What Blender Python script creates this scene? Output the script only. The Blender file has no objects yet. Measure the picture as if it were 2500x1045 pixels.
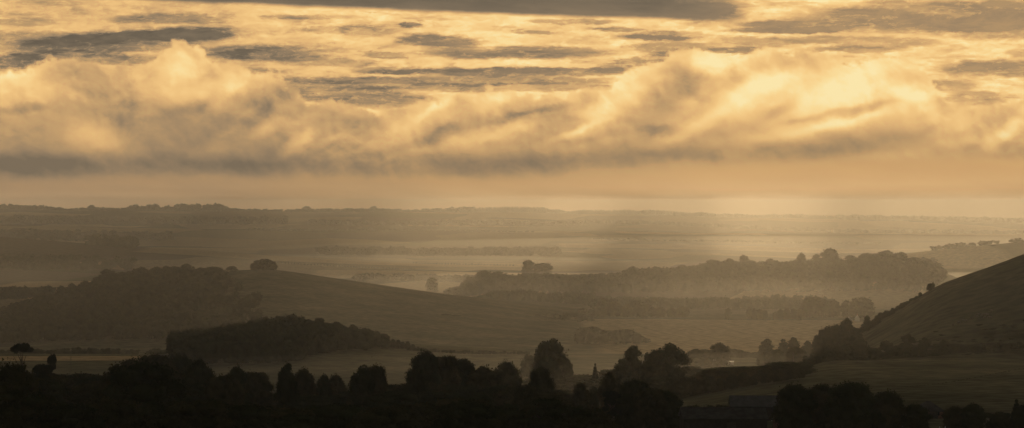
import bpy, math, random
import numpy as np
from mathutils import Vector, Matrix
R = math.radians
rng = np.random.default_rng(7)
random.seed(7)
S = bpy.context.scene
C = S.collection
F = 7089.0      # focal length in photo pixels (about 20 degrees across)
EY = 505.0      # eye level
EXPO = -1.0
SUN_EL, SUN_AZ = 9.0, 5.4   # degrees above horizon / to the right of +Y

# ------------------------------------------------------------------ helpers
def lin(c):
    return tuple(((v/255)/12.92 if v/255 <= .04045 else ((v/255+.055)/1.055)**2.4) for v in c)

def mesh_from(name, V, T, mats=(), mi=None, smooth=False):
    V = np.asarray(V, dtype=np.float32); T = np.asarray(T, dtype=np.int32)
    k = T.shape[1]
    me = bpy.data.meshes.new(name)
    me.vertices.add(len(V)); me.vertices.foreach_set('co', V.ravel())
    me.loops.add(T.size); me.loops.foreach_set('vertex_index', T.ravel())
    me.polygons.add(len(T))
    me.polygons.foreach_set('loop_start', np.arange(0, T.size, k, dtype=np.int32))
    me.polygons.foreach_set('loop_total', np.full(len(T), k, dtype=np.int32))
    if mi is not None: me.polygons.foreach_set('material_index', np.asarray(mi, dtype=np.int32))
    if smooth: me.polygons.foreach_set('use_smooth', np.ones(len(T), dtype=bool))
    for m in mats: me.materials.append(m)
    me.update(calc_edges=True); me.validate()
    return me

def obj(name, me, parent=None, loc=(0,0,0)):
    o = bpy.data.objects.new(name, me); C.objects.link(o); o.location = loc
    if parent is not None: o.parent = parent
    return o
def tag(o, label=None, cat=None, group=None, kind=None):
    if label: o['label'] = label
    if cat: o['category'] = cat
    if group: o['group'] = group
    if kind: o['kind'] = kind
    return o
def empty(name, loc, rz=0, scale=(1,1,1)):
    o = bpy.data.objects.new(name, None); C.objects.link(o); o.empty_display_size = .5
    o.location = loc; o.rotation_euler = (0,0,rz); o.scale = scale
    return o

class MB:
    """collects boxes, prisms and tubes, then builds one mesh"""
    def __init__(s): s.v = []; s.f = []
    def poly(s, pts, faces):
        b = len(s.v); s.v += [tuple(p) for p in pts]; s.f += [tuple(b+i for i in f) for f in faces]
    def box(s, x0,x1,y0,y1,z0,z1):
        s.poly([(x0,y0,z0),(x1,y0,z0),(x1,y1,z0),(x0,y1,z0),(x0,y0,z1),(x1,y0,z1),(x1,y1,z1),(x0,y1,z1)],
               [(0,3,2,1),(4,5,6,7),(0,1,5,4),(1,2,6,5),(2,3,7,6),(3,0,4,7)])
    def tube(s, pts, rad, n=7):
        P = [Vector(p) for p in pts]; b = len(s.v)
        for i,p in enumerate(P):
            t = (P[min(i+1,len(P)-1)]-P[max(i-1,0)]).normalized()
            a = t.orthogonal().normalized(); c = t.cross(a)
            r = rad[i] if hasattr(rad,'__len__') else rad
            for k in range(n):
                q = 2*math.pi*k/n; s.v.append(tuple(p+a*math.cos(q)*r+c*math.sin(q)*r))
        for i in range(len(P)-1):
            for k in range(n):
                s.f.append((b+i*n+k, b+i*n+(k+1)%n, b+(i+1)*n+(k+1)%n, b+(i+1)*n+k))
        s.f.append(tuple(b+k for k in range(n))[::-1]); s.f.append(tuple(b+(len(P)-1)*n+k for k in range(n)))
    def build(s, name, mat, parent=None, smooth=False):
        me = bpy.data.meshes.new(name); me.from_pydata(s.v, [], s.f); me.materials.append(mat)
        if smooth:
            for p in me.polygons: p.use_smooth = True
        return obj(name, me, parent)

# ------------------------------------------------------------------ materials
def newmat(name):
    m = bpy.data.materials.new(name); m.use_nodes = True
    return m, m.node_tree.nodes, m.node_tree.links, m.node_tree.nodes['Principled BSDF']

def noisy(name, c1, c2, scale=.3, rough=.9, spec=.2, detail=4, bump=0, metal=0):
    m,n,l,b = newmat(name)
    tc = n.new('ShaderNodeNewGeometry'); no = n.new('ShaderNodeTexNoise'); no.inputs['Scale'].default_value = scale
    no.inputs['Detail'].default_value = detail
    l.new(tc.outputs['Position'], no.inputs['Vector'])
    r = n.new('ShaderNodeValToRGB'); r.color_ramp.elements[0].position=.35; r.color_ramp.elements[1].position=.65
    r.color_ramp.elements[0].color = (*c1,1); r.color_ramp.elements[1].color = (*c2,1)
    l.new(no.outputs['Fac'], r.inputs['Fac']); l.new(r.outputs['Color'], b.inputs['Base Color'])
    b.inputs['Roughness'].default_value = rough; b.inputs['Specular IOR Level'].default_value = spec
    b.inputs['Metallic'].default_value = metal
    if bump:
        bp = n.new('ShaderNodeBump'); bp.inputs['Strength'].default_value = bump
        l.new(no.outputs['Fac'], bp.inputs['Height']); l.new(bp.outputs['Normal'], b.inputs['Normal'])
    return m
M = {}
M['leaf']  = noisy('foliage', (.030,.040,.014), (.060,.070,.024), .12, 1, 0)
M['leaf2'] = noisy('foliage_olive', (.040,.042,.014), (.085,.080,.028), .2, 1, 0)
M['needle']= noisy('conifer_foliage', (.020,.032,.014), (.04,.05,.02), .2, 1, 0)
M['bark']  = noisy('bark', (.05,.04,.03), (.10,.08,.06), 2, .95, .1, bump=.3)
M['hedge'] = noisy('hedge_foliage', (.028,.036,.013), (.05,.055,.02), .3, 1, 0)

# ------------------------------------------------------------------ terrain
DN = np.array([0,60,150,300,500,700,900,1200,1500,1850,2100,2300,2900,3400,4000,4600,5200,6000,7000,8000,9000,9700,11000,13500,15000],float)
ZL = np.array([-2,-8,-17,-32,-46,-57,-66,-78,-86,-94,-107,-111,-112,-113,-108,-101,-96,-82,-68,-42,0,-8,-50,-42,-60],float)
ZR = np.array([-2,-8,-17,-31,-45,-56,-60,-64,-84,-98,-108,-111,-112,-113,-111,-105,-100,-92,-80,-62,0,-10,-50,-30,-60],float)
def curve(us, ys):
    us = np.array(us,float); ys = np.array(ys,float)
    # smoothed piecewise interpolation
    def f(u):
        u = np.asarray(u,float); s = 0
        for k,w in ((-14,.25),(0,.5),(14,.25)): s = s + w*np.interp(u+k, us, ys)
        return s
    return f
def sstep(t): t = np.clip(t,0,1); return t*t*(3-2*t)
def pchip(x, xs, ys):
    # monotone-ish cubic
    h = np.diff(xs); dl = np.diff(ys)/h
    m = np.zeros_like(ys); m[1:-1] = np.where(dl[:-1]*dl[1:]>0, 2*dl[:-1]*dl[1:]/(dl[:-1]+dl[1:]+1e-12), 0); m[0]=dl[0]; m[-1]=dl[-1]
    x = np.clip(x, xs[0], xs[-1]); i = np.clip(np.searchsorted(xs,x)-1,0,len(xs)-2)
    t = (x-xs[i])/h[i]
    return ((2*t**3-3*t**2+1)*ys[i]+(t**3-2*t**2+t)*h[i]*m[i]+(-2*t**3+3*t**2)*ys[i+1]+(t**3-t**2)*h[i]*m[i+1])
far_y = curve([-400,0,130,560,700,1250,1700,2100,2500,2900],[507,509,514,515,517,518,528,536,545,552])
RIDGES = [ # crest curve (photo px), crest distance, front length, back length
  ('left_hill', curve([-600,-300,-100,0,100,200,250,300,430,500,600,680,750,900,1000,1100,1200,1300,1400,1450,1520,1700],
                [900,830,790,768,740,715,698,688,678,670,661,661,670,691,706,722,737,752,767,776,800,860]), 3000, 850, 650),
  ('wood_hill', curve([300,380,425,500,600,700,800,900,960,1050,1150,1250,1350,1450,1600],
                [905,885,868,842,822,812,820,836,842,848,855,863,873,884,900]), 1900, 330, 200),
  ('right_hill', curve([1930,1985,2000,2050,2100,2150,2200,2250,2300,2350,2400,2450,2500,2600,2800,3100,3500],
                [925,895,872,842,818,786,756,722,694,676,659,641,622,592,545,520,505]), 1500, 330, 420),
  ('strip_ridge', curve([-600,-200,0,300,640,1000,1250,1500,1700,2000],[560,566,578,600,624,642,655,662,675,720]), 5000, 800, 500),
  ('wooded_ridge', curve([1000,1100,1150,1200,1290,1400,1500,1620,1740,1900,2000,2150,2250,2290,2400],
                [735,718,700,684,680,678,676,668,655,652,646,636,646,660,705]), 4000, 550, 350),
  ('spur', curve([1900,2100,2200,2300,2400,2500,2700,3100],[700,640,622,610,600,590,575,560]), 4900, 500, 400),
  ('far_fold', curve([-600,0,500,1000,1500,2000,2500,3000],[545,548,560,563,566,572,576,580]), 7000, 900, 600),
]
def zg_ud(u, d):
    u = np.clip(np.asarray(u,float), -1500, 4000); d = np.asarray(d,float)
    w = sstep((u-1450)/650)
    z = pchip(d, DN, ZL)*(1-w) + pchip(d, DN, ZR)*w
    zf = (EY-far_y(u))*9000/F
    k = np.exp(-((d-9000)/900)**2)
    z = z + (zf)*k
    for nm, cy, dc, lf, lb in RIDGES:
        zc = (EY-cy(u))*dc/F
        t = np.where(d<dc, (dc-d)/lf, (d-dc)/lb)
        s = 1-sstep(t)
        z = np.where(zc>z, z+(zc-z)*s, z)
    # small undulation
    X = (u-1250)/F*d
    amp = np.clip(d/3000,0.1,1.5)
    z = z + amp*(np.sin(X*.011+d*.007)*np.cos(d*.009-X*.004))*.9
    return z
def zg(X, Y):
    X = np.asarray(X,float); Y = np.asarray(Y,float)
    r = np.hypot(X,Y); a = np.arctan2(X,Y); ac = np.clip(a, -R(20), R(20))
    return zg_ud(1250+F*np.tan(ac), r*np.cos(ac))
def P(u, d):   # photo column + distance -> ground point
    X = (u-1250)/F*d
    return float(X), float(d), float(zg(X,d))

a_in = np.linspace(R(-13), R(13), 560)
a_out = np.linspace(R(13), R(347), 90)[1:-1]
A = np.concatenate([a_in, a_out]); nA = len(A)
rr = np.concatenate([[0.5],np.geomspace(20, 9900, 600)])
AA, RR_ = np.meshgrid(A, rr)
GX = RR_*np.sin(AA); GY = RR_*np.cos(AA); GZ = zg(GX, GY)
V = np.stack([GX,GY,GZ],-1).reshape(-1,3)
idx = np.arange(len(rr)*nA).reshape(len(rr),nA)
i0 = idx[:-1,:]; i1 = idx[1:,:]; j0 = np.roll(i0,-1,1); j1 = np.roll(i1,-1,1)
Q = np.stack([i0,i1,j1,j0],-1).reshape(-1,4)[:, ::-1]

gm,n,l,b = newmat('ground_fields')
geo = n.new('ShaderNodeNewGeometry'); sep = n.new('ShaderNodeSeparateXYZ'); l.new(geo.outputs['Position'], sep.inputs[0])
def math_(op, a, bb=None, c=None, nt=(n,l)):
    nn, ll = nt; m = nn.new('ShaderNodeMath'); m.operation = op
    for i,v in enumerate((a,bb,c)):
        if v is None: continue
        if isinstance(v,(int,float)): m.inputs[i].default_value = v
        else: ll.new(v, m.inputs[i])
    return m.outputs[0]
# distorted field patchwork
no = n.new('ShaderNodeTexNoise'); no.inputs['Scale'].default_value=.0012; no.inputs['Detail'].default_value=3
l.new(geo.outputs['Position'], no.inputs['Vector'])
vm = n.new('ShaderNodeVectorMath'); vm.operation='MULTIPLY_ADD'; l.new(no.outputs['Color'], vm.inputs[0])
vm.inputs[1].default_value=(260,260,0); l.new(geo.outputs['Position'], vm.inputs[2])
mp = n.new('ShaderNodeMapping'); mp.inputs['Scale'].default_value=(.0030,.0017,0); mp.inputs['Rotation'].default_value=(0,0,.35)
l.new(vm.outputs[0], mp.inputs['Vector'])
vo = n.new('ShaderNodeTexVoronoi'); vo.distance='CHEBYCHEV'; vo.inputs['Scale'].default_value=1; vo.inputs['Randomness'].default_value=.8
l.new(mp.outputs[0], vo.inputs['Vector'])
sc_ = n.new('ShaderNodeSeparateColor'); l.new(vo.outputs['Color'], sc_.inputs[0])
fr = n.new('ShaderNodeValToRGB'); fr.color_ramp.interpolation='CONSTANT'
cols = [(0,(.05,.06,.02)),(.2,(.16,.12,.06)),(.38,(.07,.075,.03)),(.52,(.24,.18,.09)),(.66,(.09,.07,.045)),(.8,(.14,.12,.055)),(.9,(.30,.23,.12))]
fr.color_ramp.elements[0].color=(*cols[0][1],1)
fr.color_ramp.elements[1].position=cols[1][0]; fr.color_ramp.elements[1].color=(*cols[1][1],1)
for p,c in cols[2:]:
    e = fr.color_ramp.elements.new(p); e.color=(*c,1)
l.new(sc_.outputs[0], fr.inputs['Fac'])
# near ground: grass
n2 = n.new('ShaderNodeTexNoise'); n2.inputs['Scale'].default_value=.02; n2.inputs['Detail'].default_value=8; l.new(geo.outputs['Position'], n2.inputs['Vector'])
gr = n.new('ShaderNodeValToRGB'); gr.color_ramp.elements[0].color=(.095,.095,.055,1); gr.color_ramp.elements[1].color=(.18,.165,.10,1)
gr.color_ramp.elements[0].position=.3; gr.color_ramp.elements[1].position=.7; l.new(n2.outputs['Fac'], gr.inputs['Fac'])
def mrange(x, a, bb, c=0, d=1, nt=(n,l), smooth=True):
    nn,ll = nt; m = nn.new('ShaderNodeMapRange'); m.interpolation_type = 'SMOOTHSTEP' if smooth else 'LINEAR'
    ll.new(x, m.inputs[0]); m.inputs[1].default_value=a; m.inputs[2].default_value=bb; m.inputs[3].default_value=c; m.inputs[4].default_value=d
    return m.outputs[0]
fy = mrange(sep.outputs[1], 3150, 3400)
mx = n.new('ShaderNodeMix'); mx.data_type='RGBA'; l.new(fy, mx.inputs[0]); l.new(gr.outputs['Color'], mx.inputs[6]); l.new(fr.outputs['Color'], mx.inputs[7])
# pale stubble field on the valley floor with tramlines
cx = math_('SUBTRACT', sep.outputs[0], 175); 
fx = math_('MULTIPLY', mrange(sep.outputs[0], 60, 75), mrange(sep.outputs[0], 330, 350, 1, 0))
fyy = math_('MULTIPLY', mrange(sep.outputs[1], 2130, 2160), mrange(sep.outputs[1], 2880, 2900, 1, 0))
fm = math_('MULTIPLY', fx, fyy)
wl = math_('MULTIPLY_ADD', sep.outputs[0], 1.0, math_('MULTIPLY', sep.outputs[1], .12))
wf = math_('ABSOLUTE', math_('SUBTRACT', math_('FRACT', math_('MULTIPLY', wl, 1/24)), .5))
tl = mrange(wf, .0, .045, .35, 1)
pf = n.new('ShaderNodeMix'); pf.data_type='RGBA'; l.new(tl, pf.inputs[0]); pf.inputs[6].default_value=(.16,.12,.06,1); pf.inputs[7].default_value=(.42,.31,.17,1)
mx2 = n.new('ShaderNodeMix'); mx2.data_type='RGBA'; l.new(fm, mx2.inputs[0]); l.new(mx.outputs[2], mx2.inputs[6]); l.new(pf.outputs[2], mx2.inputs[7])
def rect(x0,x1,y0,y1,e=12):
    a=math_('MULTIPLY', mrange(sep.outputs[0],x0-e,x0+e), mrange(sep.outputs[0],x1-e,x1+e,1,0))
    b2=math_('MULTIPLY', mrange(sep.outputs[1],y0-e,y0+e), mrange(sep.outputs[1],y1-e,y1+e,1,0))
    return math_('MULTIPLY',a,b2)
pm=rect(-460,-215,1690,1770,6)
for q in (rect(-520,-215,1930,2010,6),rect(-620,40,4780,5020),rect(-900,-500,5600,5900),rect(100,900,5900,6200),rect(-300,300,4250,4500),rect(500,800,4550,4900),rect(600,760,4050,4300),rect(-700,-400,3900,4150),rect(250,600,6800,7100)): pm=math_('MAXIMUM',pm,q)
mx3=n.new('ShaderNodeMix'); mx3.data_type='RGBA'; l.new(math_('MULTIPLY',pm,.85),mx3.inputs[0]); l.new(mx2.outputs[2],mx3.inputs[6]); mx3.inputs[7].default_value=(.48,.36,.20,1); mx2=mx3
n3 = n.new('ShaderNodeTexNoise'); n3.inputs['Scale'].default_value=.15; n3.inputs['Detail'].default_value=6; l.new(geo.outputs['Position'], n3.inputs['Vector'])
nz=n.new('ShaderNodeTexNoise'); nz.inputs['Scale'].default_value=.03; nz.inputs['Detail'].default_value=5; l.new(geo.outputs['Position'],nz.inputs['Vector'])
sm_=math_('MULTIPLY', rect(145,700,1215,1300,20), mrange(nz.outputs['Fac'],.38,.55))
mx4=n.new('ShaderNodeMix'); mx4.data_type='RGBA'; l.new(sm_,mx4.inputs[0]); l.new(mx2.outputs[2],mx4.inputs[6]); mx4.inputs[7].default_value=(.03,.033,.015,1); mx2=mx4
vv = n.new('ShaderNodeHueSaturation'); l.new(mx2.outputs[2], vv.inputs['Color']); l.new(mrange(n3.outputs['Fac'],.3,.7,.7,1.3), vv.inputs['Value'])
l.new(vv.outputs[0], b.inputs['Base Color']); b.inputs['Roughness'].default_value=1; b.inputs['Specular IOR Level'].default_value=0
bp = n.new('ShaderNodeBump'); bp.inputs['Distance'].default_value=.4; bp.inputs['Strength'].default_value=.2; l.new(n3.outputs['Fac'], bp.inputs['Height']); l.new(bp.outputs[0], b.inputs['Normal'])
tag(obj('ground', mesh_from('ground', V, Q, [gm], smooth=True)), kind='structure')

# ------------------------------------------------------------------ trees
def ico(sub):
    import bmesh
    bm = bmesh.new(); bmesh.ops.create_icosphere(bm, subdivisions=sub, radius=1)
    v = np.array([x.co[:] for x in bm.verts]); t = np.array([[q.index for q in f.verts] for f in bm.faces]); bm.free()
    return v,t
ICO = {k: ico(k) for k in (1,2)}
def leaves(lobes, N, size, r):
    """N leaf-clump triangles spread over the lobes' surfaces"""
    L = np.array(lobes); w = L[:,3]**2; pick = r.choice(len(L), N, p=w/w.sum())
    d = r.normal(size=(N,3)); d /= np.linalg.norm(d,axis=1)[:,None]
    rad = L[pick,3]*(1+np.abs(r.normal(0,.10,N))*np.where(r.random(N)<.75,1,-1))
    rad *= 1 + .16*np.sin(d[:,0]*7+pick)*np.cos(d[:,2]*6+pick*2)
    c = L[pick,:3] + d*rad[:,None]*L[pick,4:7]
    t1 = r.normal(size=(N,3)); t1 /= np.linalg.norm(t1,axis=1)[:,None]
    t2 = np.cross(t1, r.normal(size=(N,3))); t2 /= np.linalg.norm(t2,axis=1)[:,None]
    s = size*r.uniform(.5,1.3,N)[:,None]
    v = np.stack([c+t1*s, c-t1*s*.5+t2*s*.8, c-t1*s*.5-t2*s*.8],1).reshape(-1,3)
    return v, np.arange(3*N).reshape(-1,3)
def cores(lobes, sub, k, r):
    vs=[];ts=[];b=0
    iv,it = ICO[sub]
    for lo in lobes:
        ph = r.uniform(0,6,3)
        n_ = 1+.14*np.sin(iv[:,0]*4+ph[0])*np.sin(iv[:,1]*4+ph[1])+.10*np.sin(iv[:,2]*7+ph[2])
        v = iv*n_[:,None]*lo[3]*k*np.array(lo[4:7])+np.array(lo[:3]); vs.append(v); ts.append(it+b); b+=len(v)
    return np.concatenate(vs), np.concatenate(ts)
def cat(*parts):
    vs=[];ts=[];b=0
    for v,t in parts: vs.append(v); ts.append(t+b); b+=len(v)
    return np.concatenate(vs), np.concatenate(ts)
def lobes_for(kind, r):
    """unit tree: height 1, crown about 1 wide; lobe = x,y,z,r,sx,sy,sz (sizes in units of height; x,y in units of width)"""
    L=[]
    def ring(n, z, rad, rr, sz=.55, jit=.05):
        a0 = r.uniform(0,6)
        for i in range(n):
            a = a0+2*math.pi*i/n+r.uniform(-.25,.25)
            q = rr*r.uniform(.78,1.22)
            L.append([math.cos(a)*(rad*r.uniform(.85,1.1)), math.sin(a)*(rad*r.uniform(.85,1.1)), z+r.uniform(-jit,jit), q,1,1,sz*r.uniform(.85,1.15)])
    if kind=='round':
        L.append([0,0,.52,.36,1,1,1.1]); ring(6,.17,.25,.17,.62,.03); ring(7,.34,.30,.17,.62); ring(8,.55,.33,.16,.62); ring(6,.74,.24,.155,.62); ring(3,.86,.08,.15,.6,.03)
    elif kind=='wide':
        L.append([0,0,.5,.38,1,1,1.0]); ring(8,.2,.32,.16,.7,.03); ring(9,.42,.36,.15,.75); ring(9,.62,.34,.15,.8); ring(7,.8,.22,.15,.8,.04); ring(2,.87,.06,.12,.8,.02)
    elif kind=='tall':
        L.append([0,0,.47,.33,1,1,1.25]); ring(5,.1,.2,.15,.5); ring(5,.25,.27,.16,.5); ring(6,.42,.31,.17,.5); ring(6,.60,.27,.16,.5); ring(5,.76,.19,.15,.5); ring(3,.89,.08,.13,.5)
    elif kind=='conifer':
        for k in range(9):
            z=.16+.09*k; rad=.44*(1-k/9.2); L.append([0,0,z,rad+.03,1,1,.30])
            ring(6,z-.02,rad*.75,.10*(1-k/12),.35,.02)
    elif kind=='dome':   # low broad bush / hedge tree
        L.append([0,0,.42,.38,1,1,1.05]); ring(8,.28,.34,.17,.9); ring(7,.55,.28,.17,.9); ring(4,.76,.14,.16,.9)
    elif kind=='gappy':
        ring(5,.2,.26,.15,.6); ring(6,.40,.34,.14,.6); L.append([0,0,.35,.25,1,1,1]); ring(7,.60,.36,.14,.62); ring(7,.76,.26,.14,.62); ring(3,.87,.10,.13,.6,.02); L.append([.05,0,.6,.22,1,1,.8])
    elif kind=='umbrella':
        ring(9,.915,.34,.13,.24,.012); ring(5,.95,.17,.14,.26,.01); L.append([0,0,.935,.25,1,1,.14])
        ring(2,.87,.38,.07,.3,.02)
    elif kind=='ragged':
        ring(5,.88,.22,.17,.35,.03); ring(3,.70,.22,.14,.35,.05); ring(3,.55,.28,.14,.35,.05); ring(2,.40,.1,.12,.4,.05); L.append([0,0,.85,.2,1,1,.5])
    return L
def trunk_mesh(kind, r):
    m = MB(); top = .8 if kind not in('umbrella',) else .86
    bend = .05 if kind in('umbrella','ragged') else .015
    pts=[(0,0,-.02)]+[(r.uniform(-bend,bend),r.uniform(-bend,bend),z) for z in (.15,.35,.55,top)]
    R0 = .045 if kind not in('umbrella','ragged','conifer') else .03
    m.tube(pts, [R0*1.3,R0,R0*.8,R0*.55,R0*.2])
    for i in range(7 if kind!='conifer' else 0):
        z = r.uniform(.25,.6) if kind not in('umbrella',) else r.uniform(.6,.78); a = r.uniform(0,6.28); q = r.uniform(.2,.38)
        m.tube([(0,0,z),(math.cos(a)*q*.5,math.sin(a)*q*.5,z+.08),(math.cos(a)*q,math.sin(a)*q,z+.2)],[R0*.5,R0*.35,R0*.1],5)
    me = bpy.data.meshes.new('trunk'); me.from_pydata(m.v,[],m.f); me.materials.append(M['bark']); return me
PROTO = {}
KM = {'conifer':'needle','umbrella':'needle','ragged':'needle','dome':'hedge'}
def proto(kind, var, lod):
    key=(kind,var,lod)
    if key not in PROTO:
        r = np.random.default_rng(abs(hash((len(kind)*7+ord(kind[0])*3+ord(kind[-1]), var))) % 10**6)
        L = lobes_for(kind, r)
        N,size,sub,k = {0:(9000,.020,2,.86),1:(3000,.030,2,.88),2:(900,.045,1,.92)}[lod]
        if kind in ('umbrella','ragged','gappy'): k*=.8
        V_,T_ = cat(leaves(L,N,size,r), cores(L,sub,k,r))
        mat = M[KM.get(kind, 'leaf' if var%2 else 'leaf2')]
        PROTO[key] = (mesh_from('crown', V_, T_, [mat]), trunk_mesh(kind, r))
    return PROTO[key]
NT = 0
def tree(u, ytop, wpx, d, kind='round', label=None, group=None, cat_='tree', base=None, hm=None):
    global NT
    X,Y,Z = P(u,d)
    w = wpx*d/F*1.12; h = (EY-ytop)*d/F - Z if hm is None else hm
    h = max(h, 1.5)
    lod = 0 if d<1150 else (1 if d<2200 else 2)
    var = NT%4; NT+=1
    cr, tr = proto(kind, var, lod)
    nm = {'conifer':'conifer','umbrella':'pine_tree','ragged':'pine_tree','dome':'bush'}.get(kind,'broadleaf_tree')
    e = empty(nm, (X,Y,Z-.15), random.uniform(0,6.28), (w,w,h/.98))
    obj('crown', cr, e); obj('trunk', tr, e)
    tag(e, label, cat_ if kind!='dome' else 'bush', group)
    return e
FARV = {}
def farcrown(kind, var, fine):
    key=(kind,var,fine)
    if key not in FARV:
        r = np.random.default_rng(var*13+5+len(kind)+(50 if fine else 0))
        if kind=='conifer':
            L=[[0,0,.15+.16*k,.42*(1-k/5.4),1,1,.35] for k in range(5)]
        else:
            L=[[0,0,.45,.38,1,1,1.15]]+[[math.cos(a)*.27,math.sin(a)*.27,z,.22,1,1,.8] for a,z in zip(r.uniform(0,6.28,9), r.uniform(.1,.8,9))]
        FARV[key] = cat(leaves(L, 420 if fine else 110, .05 if fine else .09, r), cores(L,1,.95,r))
    return FARV[key]
def baked(name, items, label, cat_, mat='leaf', fine=False, kind='stuff'):
    """one continuous wood from many crowns: items = (X,Y,Z,w,h,kind)"""
    vs=[];ts=[];b=0
    ks = random.Random(len(items))
    for X,Y,Z,w,h,k in items:
        v,t = farcrown(k, ks.randrange(5), fine); a = ks.uniform(0,6.28); c,s = math.cos(a),math.sin(a)
        q = np.empty_like(v); q[:,0]=(v[:,0]*c-v[:,1]*s)*w+X; q[:,1]=(v[:,0]*s+v[:,1]*c)*w+Y; q[:,2]=v[:,2]*h+Z-.3
        vs.append(q); ts.append(t+b); b+=len(v)
    if not vs: return
    o = obj(name, mesh_from(name, np.concatenate(vs), np.concatenate(ts), [M[mat]]))
    return tag(o, label, cat_, kind=kind)
def scatter(u0,u1,d0,d1,sp,cap=None,hr=(10,16),wr=(.75,1.0),keep=None,kind='x',reach=.9,rs=1):
    r = random.Random(rs); out=[]
    d=d0
    while d<=d1:
        x0,x1=(u0-1250)/F*d,(u1-1250)/F*d
        x=x0+r.uniform(0,sp)
        while x<x1:
            X=x+r.uniform(-.35,.35)*sp; Y=d+r.uniform(-.4,.4)*sp; u=1250+F*X/Y
            x+=sp*r.uniform(.7,1.3)
            if keep and not keep(u,Y,r): continue
            Z=float(zg(X,Y)); h=r.uniform(*hr)
            if cap is not None:
                al=(EY-cap(u))*Y/F - Z
                if al<3: continue
                if h>al: h=al*r.uniform(reach,1)
            w=h*r.uniform(*wr) if h>9 else h*1.1
            out.append((X,Y,Z,max(w,sp*.8),h,kind))
        d+=sp*.95
    return out
def ci(us,ys): return lambda u: float(np.interp(u,us,ys))

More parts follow.
